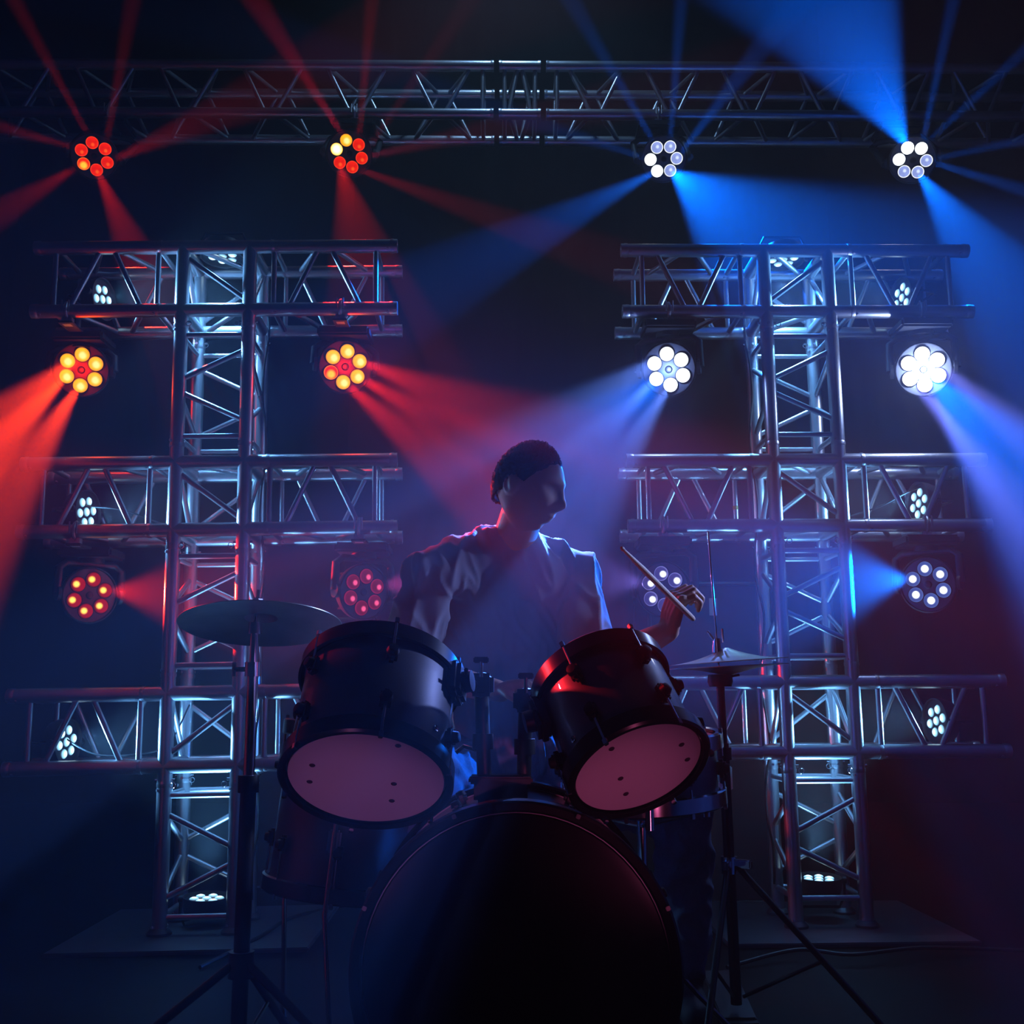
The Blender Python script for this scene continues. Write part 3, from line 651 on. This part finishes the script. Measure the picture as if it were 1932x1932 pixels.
hz = at(1370, 1300, 2.75)
hs = thing('hi_hat_stand', 'black hi-hat stand with a long pull rod on the right', 'drum hardware', Matrix.Translation((hz.x, hz.y, 0)) @ Matrix.Rotation(R(-1.0), 4, 'Y'))
m = MB(); m.tube((0, 0, .05), (0, 0, .66), .0135, 16); m.lathe([(0, 0), (.019, 0), (.019, .03), (0, .03)], (0, 0, .62), (0, 0, 1), 18); m.build('lower_tube', M['blackmetal'], hs)
m = MB(); m.tube((0, 0, .64), (0, 0, .815), .0105, 14); m.lathe([(0, 0), (.028, 0), (.032, .012), (.03, .03), (0, .03)], (0, 0, .80), (0, 0, 1), 20); m.tube((0, 0, .82), (.045, -.02, .828), .003, 8); m.build('upper_tube', M['blackmetal'], hs)
m = MB(); m.tube((0, 0, .80), (-.012, 0, 1.195), .0028, 10); m.build('pull_rod', M['chrome'], hs)
m = MB(); m.lathe([(0, 0), (.014, 0), (.012, .02), (.010, .035), (0, .035)], (-.003, 0, .885), (0, 0, 1), 16); m.tube((.012, 0, .91), (.012, 0, .945), .003, 8); m.tube((-.01, 0, .915), (-.028, -.01, .938), .004, 8); m.build('clutch', M['chrome'], hs)
tripod(hs, .37, .40, .02, (-1.95, -.70, 1.4), .008)
m = MB()
for a in (-1.95, -.70, 1.4): m.box((math.cos(a)*.035, math.sin(a)*.035, .375), (.05, .016, .02), Matrix.Rotation(a, 3, 'Z'), .003)
m.lathe([(0, 0), (.02, 0), (.02, .04), (0, .04)], (0, 0, .35), (0, 0, 1), 16); m.build('tripod_collar', M['chrome'], hs)
m = MB(); m.box((0, .10, .045), (.085, .25, .012), Matrix.Rotation(R(12), 3, 'X'), .003); m.box((0, -.02, .012), (.09, .06, .016), None, .003); m.build('foot_pedal', M['blackmetal'], hs)
hc = Vector((hz.x-.012+.018, hz.y, .0))
cymbal('hi_hat_cymbal', 'upper hi-hat cymbal, pale bronze with a raised bell', Vector((hc.x, hc.y, .862)), Vector((-.07, -.02, 1)), .150, mt='hatbronze', bow=.24, peak=True)
cb = cymbal('hi_hat_cymbal', 'lower hi-hat cymbal, turned bell down under the upper one', Vector((hc.x, hc.y, .850)), Vector((.05, .02, -1)), .150, mt='hatbronze', bow=.16, peak=True)

# ------------------------------------------------------------------ the drummer
def evald(o, name, mt):
    dg = bpy.context.evaluated_depsgraph_get(); dg.update()
    me = bpy.data.meshes.new_from_object(o.evaluated_get(dg)); me.name = name
    old = o.data; o.modifiers.clear(); o.data = me; bpy.data.meshes.remove(old)
    me.materials.clear(); me.materials.append(mt)
    me.polygons.foreach_set('use_smooth', [True]*len(me.polygons)); return o
def fuse(mb, name, mt, voxel, parent, smooth=6):
    o = mb.build(name, mt, parent)
    r = o.modifiers.new('r', 'REMESH'); r.mode = 'VOXEL'; r.voxel_size = voxel; r.use_smooth_shade = True
    s_ = o.modifiers.new('s', 'SMOOTH'); s_.factor = .5; s_.iterations = smooth
    return evald(o, name, mt)
def limb(mb, pts, rs, seg=20):
    """closed rounded limb"""
    pts = [Vector(p) for p in pts]; P = []; Rr = []
    d0 = (pts[0]-pts[1]).normalized(); d1 = (pts[-1]-pts[-2]).normalized()
    for a in (90, 60, 30): P.append(pts[0]+d0*rs[0]*math.sin(R(a))); Rr.append(max(.0008, rs[0]*math.cos(R(a))))
    P += pts; Rr += list(rs)
    for a in (30, 60, 90): P.append(pts[-1]+d1*rs[-1]*math.sin(R(a))); Rr.append(max(.0008, rs[-1]*math.cos(R(a))))
    mb.path(P, Rr, seg)
def loft(mb, rings, seg=40, rot=None):
    """rings: (centre, rx, ry, power) horizontal superellipses, closed"""
    rr = []
    for (c_, rx, ry, pw) in rings:
        vs_ = []
        for k in range(seg):
            a = 2*math.pi*k/seg; ca, sa = math.cos(a), math.sin(a)
            v = Vector((rx*math.copysign(abs(ca)**(2/pw), ca), ry*math.copysign(abs(sa)**(2/pw), sa), 0))
            if rot is not None: v = rot @ v
            vs_.append(mb.bm.verts.new(Vector(c_)+v))
        rr.append(vs_)
    for a, b_ in zip(rr, rr[1:]):
        for k in range(seg): mb.bm.faces.new((a[k], a[(k+1) % seg], b_[(k+1) % seg], b_[k]))
    mb.bm.faces.new(rr[0][::-1]); mb.bm.faces.new(rr[-1])

J = dict(shR=at(815, 1086, 2.60), shL=at(1084, 1086, 2.78), elR=at(762, 1262, 2.62), elL=at(1122, 1262, 2.62),
         wrR=at(945, 1305, 2.45), wrL=at(1262, 1190, 2.42), neck=at(968, 1022, 2.66), headc=at(1004, 922, 2.56),
         pelvis=Vector((-.02, 2.97, .60)), hipR=Vector((-.12, 2.95, .58)), hipL=Vector((.08, 2.97, .58)),
         knR=Vector((-.19, 2.56, .575)), knL=Vector((.43, 2.82, .50)), anR=Vector((-.14, 2.63, .10)), anL=Vector((.43, 2.84, .10)))
per = thing('person', 'drummer in a grey t-shirt leaning over the kit, one hand raising a drumstick', 'person', Matrix.Translation(J['pelvis']*1.0))
po = J['pelvis']; q_ = lambda v: Vector(v)-po

def face_head(mb):
    """head as one displaced ellipsoid; face looks along -Y before it is turned"""
    rotm = Matrix.Rotation(R(60), 3, 'Z') @ Matrix.Rotation(R(19), 3, 'X') @ Matrix.Diagonal((.96, .96, .95))
    nu, nv = 120, 90; rings = []
    def g(v, c_, s_): return math.exp(-sum(((v[i]-c_[i])/s_[i])**2 for i in range(3)))
    for j in range(1, nv):
        th = math.pi*j/nv; row = []
        for i in range(nu):
            ph = 2*math.pi*i/nu
            n = Vector((math.sin(th)*math.sin(ph), -math.sin(th)*math.cos(ph), math.cos(th)))
            v = Vector((n.x*.074, n.y*.094+.012, n.z*.112))
            if v.z < 0:                                        # jaw narrows towards the chin
                k = -v.z/.112; v.x *= 1-.40*k*k; 
                if v.y > .0: v.y *= 1-.50*k                    # back of skull tucks to the neck
                if v.y < 0: v.y -= .012*k*(1-k)*2
            d = 0
            fr = Vector((v.x, v.y, v.z))
            push = Vector((0, -1, 0))
            disp = .020*g(fr, (0, -.085, -.024), (.013, .05, .015))+.015*g(fr, (0, -.085, -.002), (.009, .05, .024))      # nose
            disp += .007*g(fr, (0, -.085, .030), (.045, .05, .010))                                                     # brow
            disp -= .012*(g(fr, (.030, -.08, .012), (.015, .05, .011))+g(fr, (-.030, -.08, .012), (.015, .05, .011)))    # sockets
            disp += .006*(g(fr, (.030, -.08, .011), (.009, .05, .006))+g(fr, (-.030, -.08, .011), (.009, .05, .006)))    # eyeballs under lids
            disp += .008*g(fr, (0, -.085, -.056), (.020, .05, .006))+.008*g(fr, (0, -.085, -.068), (.017, .05, .006))    # lips
            disp -= .005*g(fr, (0, -.085, -.062), (.024, .05, .0025))-.0
            disp -= .006*g(fr, (0, -.085, -.080), (.020, .05, .006))
            disp += .014*g(fr, (0, -.075, -.098), (.022, .06, .014))                                                    # chin
            disp += .004*(g(fr, (.040, -.06, -.022), (.018, .05, .018))+g(fr, (-.040, -.06, -.022), (.018, .05, .018)))  # cheeks
            v = v+push*disp
            row.append(mb.bm.verts.new(q_(J['headc'])+rotm @ v))
        rings.append(row)
    topv = mb.bm.verts.new(q_(J['headc'])+rotm @ Vector((0, .012, .112))); botv = mb.bm.verts.new(q_(J['headc'])+rotm @ Vector((0, -.03, -.113)))
    for a, b_ in zip(rings, rings[1:]):
        for k in range(nu): mb.bm.faces.new((a[k], a[(k+1) % nu], b_[(k+1) % nu], b_[k]))
    for k in range(nu):
        mb.bm.faces.new((topv, rings[0][(k+1) % nu], rings[0][k])); mb.bm.faces.new((botv, rings[-1][k], rings[-1][(k+1) % nu]))
    for sg in (-1, 1):                                         # ears
        e = q_(J['headc'])+rotm @ Vector((sg*.074, .018, -.005)); 
        mb.torus(e, rotm @ Vector((sg, .25, 0)), .019, .0058, 20, 8); mb.sphere(e+rotm @ Vector((-sg*.004, 0, 0)), .019, 2, (.5, 1, 1.2))
    return rotm
def hand(mb, wr, palm_dir, curl_dir, side_dir, L=.083, thumb=1):
    """palm slab from wrist along palm_dir, four fingers curling towards curl_dir, thumb leaving the palm's side"""
    p = Vector(palm_dir).normalized(); cu = Vector(curl_dir); cu = (cu-p*cu.dot(p)).normalized(); sd = p.cross(cu)*thumb
    for i in range(4):
        o_ = (i-1.5)*.0195
        limb(mb, [wr+sd*o_*.55, wr+p*L*.5+sd*o_*.85-cu*.003, wr+p*L+sd*o_], [.0155, .0145, .0115], 12)
    lens = (.040, .045, .042, .033)
    for i in range(4):
        o_ = (1.5-i)*.0200; k = wr+p*(L-.002-(.006 if i == 3 else 0))+sd*o_
        a1 = (p*.62+cu*.78).normalized(); a2 = (cu*.85-p*.55).normalized(); a3 = (-p*.92-cu*.05).normalized()
        l = lens[i]; k1 = k+a1*l; k2 = k1+a2*l*.66; k3 = k2+a3*l*.5
        limb(mb, [k-p*.01, k, k1, k2, k3], [.0105, .0102, .0090, .0082, .0072], 12)
    b0 = wr+p*.025+sd*.026; b1 = b0+(sd*.45+p*.6+cu*.45).normalized()*.036; b2 = b1+(p*.75+cu*.65).normalized()*.030; b3 = b2+(p*.6+cu*.75-sd*.35).normalized()*.022
    limb(mb, [wr+p*.012+sd*.012, b0, b1, b2, b3], [.015, .0135, .0112, .0100, .0082], 12)

bm_ = MB(); rotm = face_head(bm_)
nk = q_(J['neck']); hc_ = q_(J['headc'])
limb(bm_, [nk+Vector((0, .045, -.06)), nk+Vector((0, .012, 0)), hc_+Vector((-.02, .035, -.045))], [.050, .054, .052], 24)
tors = [(q_(J['pelvis'])+Vector((0, 0, -.06)), .15, .11), (q_(J['pelvis'])+Vector((0, 0, .04)), .155, .115), (Vector((-.02, -.05, .18)), .14, .10), (Vector((-.02, -.12, .31)), .155, .11), (Vector((-.015, -.20, .42)), .17, .105),
        (Vector((-.01, -.245, .49)), .15, .085), (Vector((-.01, -.27, .53)), .09, .06)]
loft(bm_, [(c_, a, b_, 2.3) for c_, a, b_ in tors])
for s_, e_, w_ in (('shR', 'elR', 'wrR'), ('shL', 'elL', 'wrL')):
    a, b_, c_ = q_(J[s_]), q_(J[e_]), q_(J[w_])
    limb(bm_, [a, a.lerp(b_, .5), b_], [.054, .047, .038]); limb(bm_, [b_, b_.lerp(c_, .35), c_.lerp(b_, .08), c_], [.038, .039, .026, .024])
# palms
mid = at(1270, 1122, 2.37)-J['wrL']
hand(bm_, q_(J['wrL']), Vector((.02, -.02, .085)), Vector((1, .25, .15)), None, .078, thumb=1)
hand(bm_, q_(J['wrR']), Vector((.075, -.05, .02)), Vector((0.15, -.1, -1)), None, .078, thumb=-1)
body = fuse(bm_, 'body', M['skin'], .0042, per, 3)

# hair
from mathutils import noise as _ns
hb = MB(); nu, nv = 200, 90; rr = []
for j in range(0, nv+1):
    row = []
    for i in range(nu):
        ph = 2*math.pi*i/nu; th = (R(104)+R(20)*max(0, -math.cos(ph))+.13*_ns.noise(Vector((math.sin(ph)*5, math.cos(ph)*5, 0))))*j/nv; front = max(0, math.cos(ph)); side = abs(math.sin(ph))
        t2 = th*(1-.53*front**1.2-.10*side)
        n = Vector((math.sin(t2)*math.sin(ph), -math.sin(t2)*math.cos(ph), math.cos(t2)))
        q = Vector((n.x*22+n.z*9, n.y*22, n.z*8+n.x*6)); wob = .0060*_ns.noise(q)+.0045*_ns.noise(q*2.7)+.003*max(0, front)*max(0, 1-th)
        ex = .0065*(1-(j/nv)**2)+.0012; wob *= 1-.75*(j/nv)**3
        row.append(hb.bm.verts.new(hc_+rotm @ Vector((n.x*(.0740+ex+wob), n.y*(.0940+ex+wob)+.013, n.z*(.112+ex+wob)))))
    rr.append(row)
for a, b_ in zip(rr, rr[1:]):
    for k in range(nu): hb.bm.faces.new((a[k], a[(k+1) % nu], b_[(k+1) % nu], b_[k]))
bmesh.ops.remove_doubles(hb.bm, verts=hb.bm.verts[:], dist=.0002)
ho = hb.build('hair', M['hair'], per, angle=180); so = ho.modifiers.new('s', 'SOLIDIFY'); so.thickness = .007; so.offset = -1

# shirt: torso and short wide sleeves, gathered cloth
def noise3(v):
    from mathutils import noise
    return noise.noise(v)
sb = MB()
st_ = [(Vector((-.02, .0, -.02)), .185, .15), (Vector((-.02, -.01, .07)), .185, .15), (Vector((-.02, -.06, .18)), .178, .14), (Vector((-.018, -.13, .31)), .187, .138), (Vector((-.012, -.205, .42)), .192, .125),
       (Vector((-.008, -.245, .485)), .165, .10), (Vector((-.004, -.272, .540)), .115, .080), (Vector((.0, -.282, .572)), .078, .064), (Vector((.0, -.287, .588)), .066, .060)]
loft(sb, [(c_, a, b_, 2.2) for c_, a, b_ in st_], 48)
for s_, e_ in (('shR', 'elR'), ('shL', 'elL')):
    a, b_ = q_(J[s_]), q_(J[e_]); cc_ = Vector((-.01, -.235, .475))
    limb(sb, [cc_.lerp(a, .55)+Vector((0, 0, .0)), a, a.lerp(b_, .35), a.lerp(b_, .68)], [.066, .060, .062, .066], 28)
for s_, of in (('shR', (-.02, -.015, 0)), ('shL', (.02, -.0, 0))):   # sloping from the neck to the shoulders
    limb(sb, [Vector((.0, -.275, .535)), Vector((.0, -.275, .530)).lerp(q_(J[s_]), .5)+Vector((0, 0, .012)), q_(J[s_])+Vector(of)*.2], [.060, .062, .066], 24)
shirt = fuse(sb, 't_shirt', M['shirt'], .006, per, 18)
def displaced(me, fn):
    me.update(); data = [(v.co.copy(), v.normal.copy()) for v in me.vertices]
    flat = []
    for c_, n in data: flat += list(fn(c_, n))
    me.vertices.foreach_set('co', flat); me.update()
def shirt_fold(c_, n):
    from_sh = 1.0
    f1 = noise3(Vector((c_.x*13, c_.y*9, c_.z*3.2)))
    f2 = noise3(Vector((c_.x*26+c_.z*9, c_.y*16, c_.z*7+3)))
    r1 = 1-abs(f1)*2.4; r2 = 1-abs(f2)*2.2
    return c_+n*(.013*max(0, r1)**2+.006*max(0, r2)**2-.003)
displaced(shirt.data, shirt_fold)

# trousers
jb = MB()
loft(jb, [(q_(J['pelvis'])+Vector((0, .0, -.10)), .165, .13, 2.4), (q_(J['pelvis'])+Vector((0, 0, .0)), .175, .14, 2.4), (q_(J['pelvis'])+Vector((0, -.01, .09)), .165, .13, 2.4)])
for h_, k_, a_ in (('hipR', 'knR', 'anR'), ('hipL', 'knL', 'anL')):
    a, b_, c_ = q_(J[h_]), q_(J[k_]), q_(J[a_])
    limb(jb, [a, a.lerp(b_, .5), b_], [.102, .092, .074], 24); limb(jb, [b_, b_.lerp(c_, .4), c_+Vector((0, 0, .03))], [.074, .068, .055], 24)
jeans = fuse(jb, 'trousers', M['jeans'], .008, per, 5)
def jean_fold(c_, n):
    f1 = noise3(Vector((c_.x*18, c_.y*12, c_.z*14))); f2 = noise3(c_*34)
    return c_+n*(.012*max(0, 1-abs(f1)*2.6)+.004*f2)
displaced(jeans.data, jean_fold)
for k_, lab in (('anR', 1), ('anL', 2)):
    sb_ = MB(); a = q_(J[k_]); fz = -po.z
    limb(sb_, [Vector((a.x, a.y+.03, fz+.045)), Vector((a.x, a.y-.06, fz+.048)), Vector((a.x, a.y-.16, fz+.036))], [.040, .043, .034], 20)
    limb(sb_, [Vector((a.x, a.y, fz+.06)), a+Vector((0, 0, .0))], [.044, .046], 20)
    sh_ = fuse(sb_, 'shoe', M['shoe'], .006, per, 3)
    displaced(sh_.data, lambda c_, n: Vector((c_.x, c_.y, max(c_.z, fz+.003))))

# stool
sto = thing('drum_stool', 'round black padded stool under the drummer', 'stool', Matrix.Translation((-.02, 2.97, 0)))
m = MB(); m.lathe([(0, .0), (.155, 0), (.17, .02), (.17, .05), (.15, .075), (0, .08)], (0, 0, .395), (0, 0, 1), 40); m.build('seat', M['rubber'], sto)
m = MB(); m.tube((0, 0, .08), (0, 0, .40), .015, 14); m.build('pole', M['chrome'], sto)
tripod(sto, .25, .26, .02, (.5, 2.6, 4.7), .009, 'chrome')

# sticks
def stick(label, a, b_):
    a, b_ = Vector(a), Vector(b_); L = (b_-a).length; mw = frame_m(a, b_-a)
    m = MB(); m.lathe([(0, 0), (.0045, .001), (.0058, .006), (.0062, .02), (.0062, L*.72), (.0036, L-.022), (.0030, L-.014), (.0045, L-.007), (.0030, L-.001), (0, L)], seg=16)
    o = m.build('drumstick', M['wood']); o.matrix_world = mw; tag(o, label, 'drumstick', 'pair of drumsticks'); return o
stick('pale wooden drumstick raised in the hand on the right', at(1309, 1169, 2.40), at(1172, 1033, 2.12))
stick('pale wooden drumstick held low between the two rack toms', at(948, 1320, 2.50), at(1100, 1235, 2.52))

# ------------------------------------------------------------------ equipment behind
def cabinet(label, x, y, sx, sy, sz, z=0, lab=None, mt='case'):
    t = thing('road_case', label, 'equipment case', Matrix.Translation((x, y, z)))
    m = MB(); m.box((0, 0, sz/2), (sx, sy, sz), None, .012); m.build('case_body', M[mt], t)
    m = MB()
    for sx_ in (-1, 1):
        for sy_ in (-1, 1):
            m.tube((sx_*sx/2, sy_*sy/2, .015), (sx_*sx/2, sy_*sy/2, sz-.015), .010, 8)
    for sx_ in (-1, 1):
        for zz in (.015, sz-.01): m.tube((sx_*sx/2, -sy/2, zz), (sx_*sx/2, sy/2, zz), .010, 8)
    for zz in (.015, sz-.01): m.tube((-sx/2, -sy/2, zz), (sx/2, -sy/2, zz), .010, 8)
    m.build('edge_trim', M['blackmetal'], t)
    m = MB(); m.box((0, -sy/2-.006, sz*.55), (.16, .010, .09), None, .004); m.path([(-.05, -sy/2-.012, sz*.53), (-.045, -sy/2-.03, sz*.53), (.045, -sy/2-.03, sz*.53), (.05, -sy/2-.012, sz*.53)], .005, 8); m.build('handle', M['chrome'], t)
    if lab:
        m = MB(); m.box((lab[0], -sy/2-.003, lab[1]), (lab[2], .003, lab[3]), None, 0); m.build('label_plate', M['label'], t)
    return t
q = at(1345, 1145, 4.7)
cabinet('tall black equipment case with a pale label behind the hi-hat', q.x-.02, 4.95, .52, .5, 1.28, 0, (.02, q.z, .033, .075))
q = at(1345, 1250, 4.3)
cabinet('lower black equipment case standing before the tall one', q.x-.02, 4.45, .44, .3, .86)
q = at(595, 1140, 4.6)
cabinet('black equipment case far behind the left cymbal', q.x, 4.85, .5, .45, 1.12)
